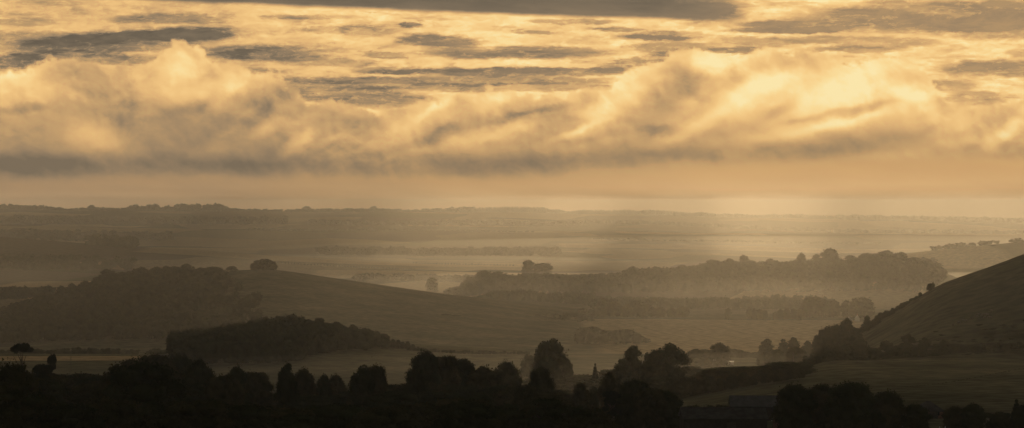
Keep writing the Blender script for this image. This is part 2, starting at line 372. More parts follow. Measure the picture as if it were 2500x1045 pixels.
# ------------------------------------------------------------------ single trees: (column, top row, width, distance, kind, label)
ONE = [
 (30,880,150,620,'round','near-black tree mass cut by the left edge of the photo'),
 (350,880,200,690,'wide','huge near-black round tree, largest of the left foreground'),
 (290,886,110,760,'round','dark crown leaning on the left side of the huge near-black tree'),
 (52,841,52,1050,'umbrella','tall flat-topped pine with bare curved stem above the left wood'),
 (126,862,26,1050,'ragged','small ragged pine with drooping clumps, right of the flat-topped pine'),
 (105,886,60,900,'ragged','spiky evergreen top just left of the small ragged pine'),
 (380,863,100,1080,'wide','broad low-domed tree behind the huge near-black tree'),
 (440,864,80,1120,'round','rounded tree behind the right shoulder of the huge near-black tree'),
 (318,872,80,1060,'round','tree where the left wood\'s skyline starts to rise to its dome'),
 (487,874,78,930,'round','tall round grey-green tree right of the huge near-black tree'),
 (547,914,95,840,'wide','low wide dark tree left of the long barn'),
 (577,891,58,960,'round','round tree rising behind the low wide dark tree beside the long barn'),
 (627,906,70,960,'wide','low spreading tree directly behind the long barn\'s roof'),
 (699,886,56,850,'tall','upright very dark tree standing over the right end of the long barn'),
 (741,897,58,960,'round','olive-green tree just right of the upright dark tree by the barn'),
 (790,912,38,960,'round','small round tree, left one of the pair right of the long barn'),
 (820,912,50,980,'round','small wider tree, right one of the pair right of the long barn'),
 (884,890,62,860,'gappy','square-topped dark tree with small gaps, left half of the flat-topped pair'),
 (915,889,60,870,'wide','square-topped dark tree, right half of the flat-topped pair'),
 (1037,853,78,960,'round','tall dark crown at the peak of the big central tree mass'),
 (1083,866,80,980,'wide','second crown just right of the peak of the central tree mass'),
 (1128,873,85,990,'wide','broad crown halfway down the slope of the central tree mass'),
 (1178,891,80,960,'round','rounded crown low on the right slope of the central tree mass'),
 (1020,888,60,900,'round','dark crown below the left edge of the central tree mass\'s peak'),
 (1235,879,72,1080,'round','olive round tree at the right foot of the central tree mass'),
 (1320,893,66,900,'wide','dark tree directly below the tall lone oak'),
 (1345,828,82,1260,'wide','tall lone oak with bushy crown, highest tree at centre right'),
 (1338,868,60,1250,'round','lower foliage skirt of a tree close under the tall lone oak'),
 (1386,874,26,1270,'round','small rounded tree touching the tall lone oak on its right'),
 (1291,862,40,1420,'dome','flat-topped bush left of the tall lone oak on the field edge'),
 (1490,905,54,930,'round','solitary egg-shaped dark tree on the meadow, right of centre'),
 (1450,941,24,960,'round','little round bush-like tree left of the egg-shaped tree'),
 (1418,930,44,900,'round','round dark tree at the left edge of the small open meadow'),
 (1453,880,22,1200,'conifer','small pointed evergreen in front of a pole, right of the lone oak'),
 (1545,840,58,1200,'tall','tall shaggy tree, left of the three big trees right of centre'),
 (1520,876,50,1180,'tall','shorter shaggy side tree against the tall shaggy tree'),
 (1597,850,50,1180,'gappy','small gappy crown joined to the left of the wide twin-topped tree'),
 (1640,838,86,1190,'gappy','wide twin-topped tree with sky gaps, middle of the three big trees'),
 (1590,875,70,1150,'round','low round tree in front of the gappy crown'),
 (1700,850,46,1600,'round','hazy round tree between the wide twin-topped tree and the white sheds'),
 (1722,856,36,1610,'round','hazy lower tree adjoining the hazy round tree left of the white sheds'),
 (1757,836,52,1590,'gappy','round tree with visible stems beside the two white sheds'),
 (1872,825,36,1800,'tall','pale hazy cone-shaped tree beyond the right hedgerow'),
 (1912,828,28,1780,'tall','pale hazy tree, left half of the two-lobed pair'),
 (1938,822,34,1780,'tall','pale hazy tree, right half of the two-lobed pair'),
 (1972,831,30,1780,'tall','pale hazy tree nearest the wooded end of the right hill'),
 (1868,858,40,1520,'round','grey-brown round tree, leftmost of three before the right hill'),
 (1900,850,36,1480,'round','grey-brown upright tree, middle of three before the right hill'),
 (1942,845,46,1430,'wide','darker wider tree with a pole below, rightmost of three before the right hill'),
 (1550,922,90,800,'wide','dark domed tree above the field strip, right of the small meadow'),
 (1492,952,54,790,'ragged','dark tree with spiky leftward branches at the small meadow\'s right edge'),
 (1622,950,90,790,'wide','low broad black tree tapering right towards the brown field'),
 (1588,945,80,785,'wide','low black tree between the domed tree and the broad black tree'),
 (1940,934,98,725,'round','big dark tree behind the white-gabled house, left of a group of three'),
 (2008,934,92,745,'tall','big dark tree in the middle of the group behind the farm'),
 (2078,930,122,715,'wide','tallest bushy tree, right of the group behind the farm'),
 (2165,950,92,722,'round','separate dark tree on the green field, right of the farm group'),
 (2236,984,70,725,'round','small dark tree between the separate dark tree and the hipped-roof cottage'),
 (2330,990,56,745,'round','left of two small dark trees below the big green field'),
 (2378,983,60,740,'round','right of two small dark trees below the big green field'),
 (2482,966,40,700,'conifer','dark cypress-like tree at the far right edge'),
 (2497,985,40,690,'round','dark bush-like tree cut by the right edge beside the cypress'),
 (2440,1004,70,700,'dome','low wide bush left of the cypress-like tree'),
 (878,995,90,660,'wide','black foreground tree below the flat-topped pair'),
 (1285,935,70,800,'round','dark tree below centre right with a rounded top'),
 (1170,955,80,800,'wide','dark wide tree below the foot of the central tree mass'),
 (2067,775,34,1500,'round','spiky-topped small tree on the wooded end of the right hill'),
 (2117,768,16,1490,'round','narrow dark tree in the notch of the right hill\'s bushes'),
 (2270,690,14,1500,'dome','lone thorn bush on the right hill\'s skyline'),
 (2278,688,9,1500,'tall','thin thorn tree touching the lone thorn bush on the right hill\'s skyline'),
 (2247,712,9,1500,'dome','tiny thorn bush below the lone bush on the right hill\'s skyline'),
 (1113,822,26,2650,'round','faint isolated round tree in the misty valley field'),
 (1088,834,26,2650,'dome','faint low bush left of the isolated misty tree'),
 (1778,750,17,2880,'round','small round tree alone on the far edge of the pale stubble field'),
 (1829,748,16,2880,'tall','thin tree at the left end of the row on the stubble field\'s far edge'),
 (1055,676,30,3760,'round','faint round tree standing alone in the misty fields above the bare hill\'s slope'),
 (566,648,28,3010,'dome','small round bush on the hilltop left of the beech clump'),
 (1290,633,34,4300,'round','big hazy tree, left and taller of the isolated pair in the far fields'),
 (1325,641,46,4300,'wide','hazy lower tree, right of the isolated pair in the far fields'),
 (2026,603,50,4000,'dome','great hazy dome-shaped tree standing above the wooded ridge'),
 (1956,616,22,4000,'round','hazy tree left of the great dome-shaped tree on the wooded ridge'),
 (1993,619,22,4000,'round','hazy small tree touching the left of the great dome-shaped tree'),
 (1816,621,24,4000,'gappy','hazy lumpy tree standing up from the left part of the wooded ridge'),
 (223,499,20,9000,'dome','domed tree on the far skyline at the left'),
 (749,502,24,9000,'dome','domed tree on the far skyline above the beech clump\'s right side'),
 (912,502,20,9000,'dome','domed tree on the far skyline left of centre'),
]
for u,yt,w,d,k,lb in ONE: tree(u,yt,w,d,k,lb)

# the hilltop beech clump: seven trees in a ring
for i,(u,yt,w,dy) in enumerate([(620,641,17,0),(630,634,20,18),(641,631,22,-6),(652,631,22,14),(661,634,20,0),(668,643,15,12),(645,636,22,26)]):
    tree(u,yt,w*1.25,3000+dy,'round','beech in the tight rounded clump on the bare hilltop','beeches in the hilltop clump')
# row beyond the stubble field, individually countable
row = [(1474,728,34,'gappy'),(1497,735,40,'round'),(1553,732,34,'round'),(1532,742,34,'round'),(1580,743,34,'wide'),(1612,750,26,'round'),(1640,752,24,'round'),(1665,748,30,'round'),(1450,752,26,'round'),(1424,752,24,'wide')]
for u,yt,w,k in row: tree(u,yt-1,w*1.15,2950,k,'hazy tree in the clustered row left of the pale stubble field\'s far edge','trees left along the stubble field\'s far edge')
for u,yt,w,k in [(1842,753,18,'round'),(1856,754,18,'wide'),(1868,756,16,'round'),(1893,760,14,'round'),(1905,754,18,'round'),(1921,750,20,'round'),(1938,752,20,'round'),(1952,751,16,'tall')]:
    tree(u,yt,w,2890,k,'small hazy tree in the thin row right along the pale stubble field\'s far edge','small trees right along the stubble field\'s far edge')
for u,yt,w,k in [(1977,724,30,'round'),(1992,722,34,'round'),(2012,730,30,'round'),(2035,732,28,'round'),(2066,732,22,'round'),(2090,727,30,'round'),(2110,726,36,'wide'),(1965,735,20,'tall')]:
    tree(u,yt-1,w*1.3,2960,k,'large hazy rounded tree in the clump left of the two white cottages\' field','large round trees behind the white cottages')
for u,yt,w in [(262,656,40),(208,684,28),(150,696,22),(345,651,38),(383,650,32),(405,648,26),(455,642,28),(430,650,30),(520,650,42),(300,664,32),(238,674,26),(100,712,18),(175,690,20),(490,652,26)]:
    tree(u,yt,w*1.1,2985,'round','hazy rounded tree standing out on the skyline of the left hill\'s wood','skyline trees of the left hill\'s wood')
for u,yt,w in [(715,763,36),(648,771,36),(680,768,30),(780,776,32),(822,783,28),(862,789,30),(900,797,28),(936,809,28),(598,781,32),(545,791,38),(482,799,36),(442,808,32),(750,776,24),(510,797,26)]:
    tree(u,yt+random.uniform(-2,9),w*random.uniform(.7,1.15),1885+random.uniform(-40,20),random.choice(['round','wide','tall','gappy']),'rounded tree on the dark skyline of the wooded knoll','skyline trees of the wooded knoll')
for u,yt,w in [(1740,633,40),(1545,649,26),(1600,649,22),(1665,646,28),(2232,627,34),(2266,631,26),(2288,640,26),(1180,659,36),(1215,661,30),(1880,630,26),(2165,610,40),(2115,617,36),(2200,614,30),(1780,630,26),(2075,622,26)]:
    tree(u,yt,w,3990,'round','hazy tree breaking the skyline of the long ridge wood','skyline trees of the long ridge wood')
# canopy trees of the foreground woods
def fill(u0,u1,d0,d1,sp,cap,lb,grp,seed,hr=(10,17),keep=None,wr=(.9,1.25)):
    its = scatter(u0,u1,d0,d1,sp,cap,hr,wr,keep,rs=seed,reach=.82)
    for X,Y,Z,w,h,_ in its:
        u=1250+F*X/Y
        tree(u,0,w*F/Y,Y,random.choice(['round','wide','round','tall','wide']),lb,grp,hm=h)
    return len(its)
capA = ci([-60,0,60,100,200,250,450,480,560,590,740,800,880,960,1040,1100,1200,1300,1400,1440,1480,1700,1800],
          [900,905,935,970,990,970,965,970,975,985,985,980,990,985,980,970,965,970,980,995,1012,1030,1040])
nA_ = fill(-60,1420,600,760,19,capA,'black broadleaf tree packed in the nearest wood along the bottom left half','trees of the nearest wood',3,hr=(11,18))
capB = ci([-60,0,60,100,130,200,280,330,450,520,560,600,640,760,870,900,1000,1060,1150,1250,1320,1400,1430],
          [900,900,904,908,908,905,908,900,900,925,945,955,955,955,950,945,930,920,930,935,945,955,970])
keepB = lambda u,Y,r: not (590<u<745 and Y<960) and not (1405<u<1480)
nB_ = fill(-60,1400,860,1100,23,capB,'dark tree packed in the second line of woods behind the nearest one','trees of the second line of woods',5,hr=(9,15),keep=keepB)
capC = ci([1350,1400,1470,1520,1560,1640,1720,1800,1850,1900,1960],[912,905,910,895,890,888,893,893,890,885,878])
keepC = lambda u,Y,r: not(1425<u<1530 and Y<1180)
nC_ = fill(1360,1950,1120,1330,25,capC,'brownish low tree in the hazy belt behind the hedgerow right of centre','low trees of the hazy belt right of centre',9,hr=(5,11),keep=keepC)
for u,yt,w in [(1540,925,40),(1580,918,50),(1640,920,44),(1665,918,50),(1690,916,40),(1730,914,46),(1760,920,30),(1788,910,34),(1815,905,34),(1838,915,20),(1868,897,26),(1890,889,46),(1915,900,30),(1930,893,26),(1952,898,24)]:
    tree(u,yt,w,1080,'dome','dark round bush in the hedgerow climbing along the brown field\'s upper edge','bushes of the hedgerow above the brown field')
for u in range(1200,1480,22):
    tree(u+random.uniform(-6,6),random.uniform(985,1010),random.uniform(38,60),random.uniform(640,700),'round','black rounded tree along the bottom edge below centre','trees along the bottom edge below centre')
for u,yt,w in [(1500,1026,60),(1545,1022,50),(1590,1034,50),(1640,1030,40),(2020,1012,50),(2060,1000,60),(2110,1010,60),(2140,1000,50),(2180,1030,50)]:
    tree(u,yt,w,690,'dome','black bush low on the bottom edge around the farm buildings','bushes on the bottom edge near the farm')
for u,yt,w in [(960,826,14),(972,827,13),(983,832,14),(995,831,13),(1008,839,12),(1135,854,20),(1182,858,15),(1197,857,16)]:
    tree(u,yt,w,1860,'dome','small bush strung along the ridge line right of the wooded knoll','bushes on the ridge right of the wooded knoll')
for u in np.linspace(1990,2240,34):
    yy = float(np.interp(u,[1985,2000,2040,2100,2130,2150,2170,2200,2240],[862,800,788,800,778,762,755,742,722]))
    tree(float(u),yy+random.uniform(-3,5),random.uniform(22,36) if u<2130 else random.uniform(11,18),random.uniform(1490,1530) if u>2060 else random.uniform(1440,1500),'dome','dark scrub bush climbing the left edge of the right hill','scrub bushes on the right hill\'s edge')

# ------------------------------------------------------------------ woods that read as one mass
capF = ci([410,425,430,470,540,600,650,680,715,740,800,850,900,935,950,965],[880,815,803,797,793,780,772,768,762,775,782,793,798,812,832,850])
kF = lambda u,Y,r: u>425+max(0,0) and u<955-max(0,(1860-Y))*1.2
baked('woodland', scatter(425,955,1640,1960,8.5,capF,(10,18),(.7,1.0),kF,rs=2,reach=.62), 'dense dark wood covering the knoll left of centre','wood',fine=True)
capC2 = ci([-40,0,60,100,150,200,250,262,290,330,380,430,455,470,500,540,560],[775,752,728,716,706,690,672,658,664,655,650,648,643,655,650,655,664])
kC2 = lambda u,Y,r: (u<float(np.interp(Y,[2350,2700,2900,2960],[620,560,500,470]))+r.uniform(-80,50) or (Y>2960 and u<550))
baked('woodland', scatter(-60,640,2350,3010,12,capC2,(8,17),(.8,1.15),kC2,rs=4,reach=.5), 'hazy wood clothing the left slope of the bare-topped hill','wood',fine=True)
capD = ci([1080,1100,1130,1150,1190,1250,1270,1290,1330,1400,1500,1545,1570,1600,1660,1700,1740,1800,1900,1950,2050,2100,2150,2200,2230,2260,2290,2302],
          [712,702,690,672,658,668,664,664,664,668,664,650,652,650,650,645,634,632,634,632,632,622,610,616,630,636,645,655])
baked('woodland', scatter(1090,2300,3620,4010,15,capD,(9,19),(.8,1.15),None,rs=6,reach=.45), 'long hazy wood on the ridge across the right half of the valley','wood')
baked('woodland', scatter(1170,1460,3330,3460,13,ci([1170,1200,1300,1330,1380,1440,1460],[722,708,702,715,706,708,722]),(9,15),(.8,1.1),None,rs=7), 'misty line of trees below the left end of the long ridge wood','wood')
baked('woodland', scatter(1455,2030,3180,3400,14,ci([1455,1465,1485,1500,1560,1700,1900,1940,1980,2030],[725,690,700,720,722,725,708,695,697,715]),(7,13),(.8,1.1),lambda u,Y,r:r.random()<.8,rs=8), 'misty scattered wood in front of the long ridge wood','wood')
baked('woodland', scatter(1405,1590,2350,2520,9,ci([1400,1415,1450,1480,1530,1560,1580,1595],[850,798,794,806,800,815,825,842]),(15,22),(.7,.95),None,rs=9), 'soft dome of misty woodland behind the tall lone oak','wood',fine=True)
baked('woodland', scatter(1160,1440,2780,2960,12,ci([1160,1250,1440],[765,765,760]),(5,9),(.9,1.2),lambda u,Y,r:r.random()<.45,rs=10), 'broken hedges and small trees in the misty fields at centre','trees')
baked('woodland', scatter(1700,1960,1900,2080,11,ci([1700,1760,1800,1835,1880,1960],[852,850,850,860,852,850]),(7,12),(.9,1.2),None,rs=21), 'misty low wood at the near foot of the stubble field','wood',fine=True)
# far plateau woods and skyline
skyl = ci([-100,0,100,130,160,215,250,300,330,350,380,400,430,470,490,540,560,600,700,800,860,1000,1060,1100,1180,1250,1330,1350,1390,1420,1450,1540,1560,1600,1690,1750,1850,1960,2040,2100,2250,2350,2420,2500,2700],
          [496,498,500,505,509,507,506,508,499,501,497,502,499,491,489,495,508,510,511,509,508,511,509,505,503,500,502,511,514,508,509,508,512,508,516,521,524,521,524,524,527,528,530,534,536])
def con(u): return (1160<u<1345) or (1385<u<1560) or (1590<u<1700) or (1965<u<2035)
its = scatter(-80,2600,8940,9120,22,lambda u:skyl(u)-2,(9,26),(.8,1.3),lambda u,Y,r: not con(u) and r.random()<(.9 if (u<160 or 300<u<560) else .7),rs=11,reach=.35)
baked('woodland', its, 'ragged treeline along the far skyline','treeline')
its = scatter(1150,2040,8950,9120,11,skyl,(18,30),(.38,.5),lambda u,Y,r: con(u),'conifer',rs=12,reach=.55)
baked('woodland', its, 'spiky conifer plantations on the far skyline right of centre','plantation',mat='needle')
r0 = random.Random(3)
def belt(u0,u1,d,dep,sp,hr,lb,seed,pr=1.0):
    baked('hedgerow', scatter(u0,u1,d,d+dep,sp,None,hr,(1.0,1.6),lambda u,Y,r:r.random()<pr,rs=seed),lb,'trees')
belt(-60,700,7900,260,24,(12,20),'long dark wood high on the far slope at the left',31,.9)
belt(760,1420,7800,120,24,(10,18),'long thin wood on the far slope at centre',32,.85)
belt(1400,2600,8100,60,20,(7,13),'line of trees on the far slope at the right',33,.95)
belt(-60,420,6300,200,22,(9,16),'faint wood below the far left slope',34,.8)
belt(780,1010,5500,160,16,(9,14),'dark wood strip just beyond the pale sloping field at centre left',35)
belt(1000,1360,5450,160,16,(9,14),'dark wood strip continuing right beyond the pale sloping field',36)
belt(1450,2150,6400,20,11,(3,6),'faint hedgerow across the far right fields',37,.97)
belt(600,1300,6900,20,12,(3,6),'faint hedgerow across the far central fields',38,.97)
belt(-40,330,4400,160,16,(8,14),'misty wood in the fields behind the left hill',39,.7)
belt(230,330,4900,120,14,(12,22),'small misty copse behind the left hill with one tall tree',40)
belt(860,1180,4100,110,16,(6,11),'misty hedge trees beyond the bare hill\'s right slope',41,.6)
belt(2280,2600,4860,60,16,(4,9),'hazy trees on the spur above the right hill\'s skyline',42,.6)
belt(2140,2280,4600,80,14,(6,10),'pale hazy hedge below the right-hand spur',43,.6)
belt(-60,120,3500,160,14,(9,14),'misty copse at the far left behind the wooded slope',44,.8)
belt(0,480,2080,50,10,(3,5),'low hedge under the left hill\'s wooded slope',45,.8)
belt(60,300,1880,25,9,(3,5),'thin dark hedge across the pale strip behind the pines',46,.9)

baked('scrub', scatter(1990,2560,1225,1345,4.5,None,(.6,1.3),(1.3,2.2),lambda u,Y,r:r.random()<.75*(1-(Y-1225)/110),rs=50),'dark scrub along the foot of the right hill','scrub',mat='hedge',fine=True)
baked('scrub', scatter(1985,2380,1225,1330,6,None,(2.2,5.5),(1,1.5),lambda u,Y,r:r.random()<.95-(u-1985)/420-(Y-1225)/400,rs=52),'dark bushy scrub sweeping right from the blunt end of the right hill','scrub',mat='hedge',fine=True)
baked('scrub', scatter(1985,2100,1290,1470,6.5,ci([1985,2000,2040,2090,2105],[850,802,790,795,815]),(4,8),(1,1.3),None,rs=51,reach=.7),'thick scrub wood on the blunt left end of the right hill','scrub',mat='hedge',fine=True)
# hedges as things of their own
def hedge(pts, h, lb, sp=2.2, grp=None):
    its=[]; r=random.Random(len(lb))
    for (ua,da),(ub,db) in zip(pts[:-1],pts[1:]):
        xa,xb=(ua-1250)/F*da,(ub-1250)/F*db; L=math.hypot(xb-xa,db-da); k=max(2,int(L/sp))
        for i in range(k):
            t=i/k; X=xa+(xb-xa)*t+r.uniform(-.5,.5); Y=da+(db-da)*t+r.uniform(-.5,.5)
            its.append((X,Y,float(zg(X,Y)),h*r.uniform(1.1,1.7),h*r.uniform(.8,1.4),'x'))
    o = baked('hedge', its, lb, 'hedge', 'hedge', True, None)
    return o
hedge([(1560,1010),(1665,1075),(1760,1090),(1850,1110),(1950,1150),(2000,1220)],2.6,'uneven dark hedgerow along the brown field\'s upper left edge')
hedge([(1655,860),(1740,870),(1830,872),(1925,868)],3.4,'thick dark hedge behind the two long farm roofs')
hedge([(1000,1840),(1090,1835),(1180,1830),(1300,1820)],2.2,'thin hedge running down the ridge right of the wooded knoll')
hedge([(2205,985),(2300,1010),(2400,1060),(2510,1130)],.4,'low thin fence-like hedge crossing the big green field at the right',1.0)
hedge([(1990,1235),(2100,1245),(2250,1240),(2400,1240),(2520,1240)],2.6,'dark scrubby hedge between the big green field and the right hill')
hedge([(2290,800),(2360,800),(2500,800)],1.8,'clipped dark hedge in front of the two small trees at lower right')

# ------------------------------------------------------------------ buildings
M['roof'] = noisy('slate_roof', (.07,.065,.058), (.12,.112,.10), .6, .8, .1)
M['wall'] = noisy('dark_boarding', (.05,.045,.04), (.08,.07,.06), 1.5, .9)
M['white'] = noisy('whitewash', (.62,.60,.55), (.78,.76,.70), .8, .8)
M['metal'] = noisy('zinc_sheet', (.14,.134,.125), (.20,.19,.18), .8, .75, .15)
M['brick'] = noisy('brick', (.20,.10,.07), (.30,.16,.11), 2, .9)
M['glass'] = noisy('window_glass', (.03,.03,.035), (.05,.05,.05), 1, .1, .6)
M['wood'] = noisy('pole_wood', (.08,.065,.05), (.13,.11,.085), 3, .9)
M['glint']=noisy('bright_tin',(.75,.74,.72),(.8,.79,.77),1,.5,.5,metal=1)
def gable(name, label, cat_, u, d, L, W, h, rh, rz, wall, roof, hip=False, chim=False, wins=0, door=True, over=.4):
    X,Y,Z = P(u,d); t = empty(name,(X,Y,Z-.2),rz); tag(t,label,cat_)
    a=L/2; b_=W/2
    m=MB(); hp = 0 if not hip else W*.45
    m.poly([(-a,-b_,0),(a,-b_,0),(a,b_,0),(-a,b_,0),(-a,-b_,h),(a,-b_,h),(a,b_,h),(-a,b_,h)],[(0,1,5,4),(1,2,6,5),(2,3,7,6),(3,0,4,7)])
    if not hip: m.poly([(-a,-b_,h),(-a,b_,h),(-a,0,h+rh-.12),(a,-b_,h),(a,b_,h),(a,0,h+rh-.12)],[(0,2,1),(3,4,5)])
    m.build('wall', wall, t)
    m=MB(); o=over; th=.18; e=-rh/b_*o
    for s in (-1,1):
        p=[(-a-o,s*(b_+o),h+e),(a+o,s*(b_+o),h+e),(a+o-hp,0,h+rh),(-a-o+hp,0,h+rh)]
        m.poly(p+[(x,y,z+th) for x,y,z in p],[(0,1,2,3),(7,6,5,4),(0,4,5,1),(1,5,6,2),(2,6,7,3),(3,7,4,0)])
    if hip:
        for s in (-1,1):
            p=[(s*(a+o),-b_-o,h+e+.02),(s*(a+o),b_+o,h+e+.02),(s*(a+o-hp),0,h+rh+.02)]
            m.poly(p+[(x,y,z+th) for x,y,z in p],[(0,1,2),(5,4,3),(0,3,4,1),(1,4,5,2),(2,5,3,0)])
    rf=m.build('roof', roof, t)
    m=MB(); m.tube([(-a-o+hp,0,h+rh+.2),(a+o-hp,0,h+rh+.2)],.12,6); m.build('ridge', roof, rf)
    if chim:
        m=MB(); m.box(a*.3,a*.3+.9,-.45,.45,h+rh-.6,h+rh+1.3); m.build('chimney', M['brick'], rf)
    if name=='house':
        for e_ in (-1,1):
            m=MB()
            for s in (-1,1): m.tube([(e_*(a+o+.06),0,h+rh+.1),(e_*(a+o+.06),s*(b_+o),h+e+.1)],.16,4)
            m.build('bargeboard', M['white'], rf)
    for i in range(wins):
        m=MB(); x=-a+L*(i+.5)/wins; m.box(x-.5,x+.5,-b_-.05,-b_+.1,h*.45,h*.45+1.1); m.build('window', M['glass'], t)
    if door:
        m=MB(); m.box(-1.2+a*.15,1.2+a*.15,-b_-.06,-b_+.1,0.1,min(2.6,h*.85)); m.build('door', M['wood'], t)
    return t
gable('barn','long low dark barn with grey roof among the left foreground trees','barn',657,800,12.5,10,3.6,2.6,.03,M['wall'],M['roof'],hip=False,over=.5)
gable('barn','long dark farm shed, front one of the two roofs at lower right','barn',1765,770,22,11,3.6,2.4,.04,M['wall'],M['roof'])
gable('barn','farm shed with pale roof showing above the front shed','barn',1845,810,14,8,4.6,2.4,.0,M['wall'],M['metal'])
gable('house','small farmhouse with white bargeboards on its gable, right of the farm sheds','house',1918,765,6,6.5,2.4,2.4,1.45,M['brick'],M['roof'],chim=True,wins=2,door=False)
gable('shed','low shed with flat pale roof right of the white-gabled farmhouse','shed',1990,765,7,4,2.0,.9,0,M['wall'],M['metal'])
gable('cottage','hipped-roof cottage on the edge of the green field at lower right','cottage',2266,800,6.5,6.5,2.4,2.2,.2,M['brick'],M['roof'],hip=True,chim=False,wins=2)
gable('shed','small shed with sunlit white roof under the tree with visible stems','shed',1738,1640,4,3.5,2.5,.17,.1,M['white'],M['glint'])
gable('shed','left of the two tiny white cabins right of the tree with visible stems','shed',1775,1640,2.8,3,1.9,.09,0,M['white'],M['glint'],door=False)
gable('shed','right of the two tiny white cabins right of the tree with visible stems','shed',1784,1640,2.8,3,1.9,.09,0,M['white'],M['glint'],door=False)
gable('cottage','left of two white cottages at the misty field\'s far edge near the right hill','cottage',2074,2860,5,4.5,2.6,2.4,1.2,M['white'],M['roof'],wins=1)
gable('cottage','right of two white cottages at the misty field\'s far edge near the right hill','cottage',2093,2860,6,4.5,3.0,3.0,1.5,M['white'],M['white'],wins=2,chim=True)
# white bargeboards on the farmhouse gable are part of the house
def strip_ridge_hedges():
    hedge([(640,4700),(800,4650),(980,4560),(1060,4500)],2.6,'thin hedge crossing the pale sloping field above the bare hill',6)
    hedge([(1010,4960),(1130,4900),(1260,4850)],2.4,'thin hedge line low across the right end of the pale sloping field',6)
strip_ridge_hedges()
def pole(u,d,h,lb,arm=True,stay=False):
    X,Y,Z=P(u,d); t=empty('telegraph_pole',(X,Y,Z-.3)); tag(t,lb,'pole')
    m=MB(); m.tube([(0,0,0),(0,0,h*.5),(0,0,h)],[.17,.15,.11],8); m.build('post',M['wood'],t)
    if arm:
        m=MB(); m.box(-.8,.8,-.06,.06,h-.75,h-.63); a=m.build('crossarm',M['wood'],t)
        for s in (-.65,-.3,.3,.65):
            m=MB(); m.tube([(s,0,h-.63),(s,0,h-.42)],.05,6); m.build('insulator',M['white'],a)
    if stay:
        m=MB(); m.tube([(0.12,0,h*.8),(2.6,0,0)],.05,6); m.build('stay_wire',M['metal'],t)
pole(1807,1650,7.5,'bare upright pole against the mist right of the two tiny white cabins',False)
pole(1453.5,1215,8,'pole with white insulators rising behind the small pointed evergreen')
pole(1614,790,8,'slanting-stayed pole in front of the low black trees left of the farm sheds',True,True)
pole(1937,1330,7,'thin pole under the darker wider tree before the right hill',False)
pole(173,1500,9,'thin pole above the left wood, right of the ragged pine',False)

# parked car glinting at lower right
def car(u,d,rz,lb):
    X,Y,Z=P(u,d); t=empty('parked_car',(X,Y,Z),rz); tag(t,lb,'car')
    paint=noisy('silver_paint',(.5,.5,.5),(.56,.56,.56),1,.25,.6,metal=.5); m=MB()
    prof=[(-2.1,.35),(-2.1,.8),(-1.9,.95),(-1.3,1.0),(-.8,1.42),(.5,1.46),(1.2,1.0),(1.9,.85),(2.1,.7),(2.1,.35)]
    n_=len(prof); pts=[]
    for y,sh in ((-.82,1),(.82,1)):
        for x,z in prof: pts.append((x, y*(.86 if z>1.1 else 1), z))
    m.poly(pts,[tuple(range(n_))[::-1],tuple(range(n_,2*n_))]+[(i,(i+1)%n_,n_+(i+1)%n_,n_+i) for i in range(n_)])
    bd=m.build('body',paint,t)
    m=MB(); m.box(-.95,.75,-.84,-.74,1.03,1.34); m.box(-.95,.75,.74,.84,1.03,1.34); m.build('window',M['glass'],t)
    tyre=noisy('tyre_rubber',(.02,.02,.02),(.03,.03,.03),3,.9)
    for sx in (-1.3,1.3):
        for sy in (-.8,.8):
            m=MB(); m.tube([(sx,sy-.1,.33),(sx,sy+.1,.33)],.33,14); w=m.build('wheel',tyre,t)
            m=MB(); m.tube([(sx,sy-.115,.33),(sx,sy+.115,.33)],.18,10); m.build('rim',M['metal'],w)
car(2196,735,.5,'silver car with a glinting roof by the farm lane at lower right')
car(1955,750,.3,'light car parked right of the white-gabled farmhouse')
for u,lb in ((2294,'left of two tiny white posts standing in for bright spots on the bottom edge'),(2308,'right of two tiny white posts standing in for bright spots on the bottom edge')):
    X,Y,Z=P(u,742); m=MB(); m.box(-.14,.14,-.08,.08,0,.95); m.poly([(-.14,-.08,.95),(.14,-.08,.95),(.14,.08,.95),(-.14,.08,.95),(0,0,1.15)],[(0,1,4),(1,2,4),(2,3,4),(3,0,4)])
    o=m.build('bright_spot_post',M['white']); o.location=(X,Y,Z-.05); tag(o,lb,'post')  # white post added in place of a small bright spot

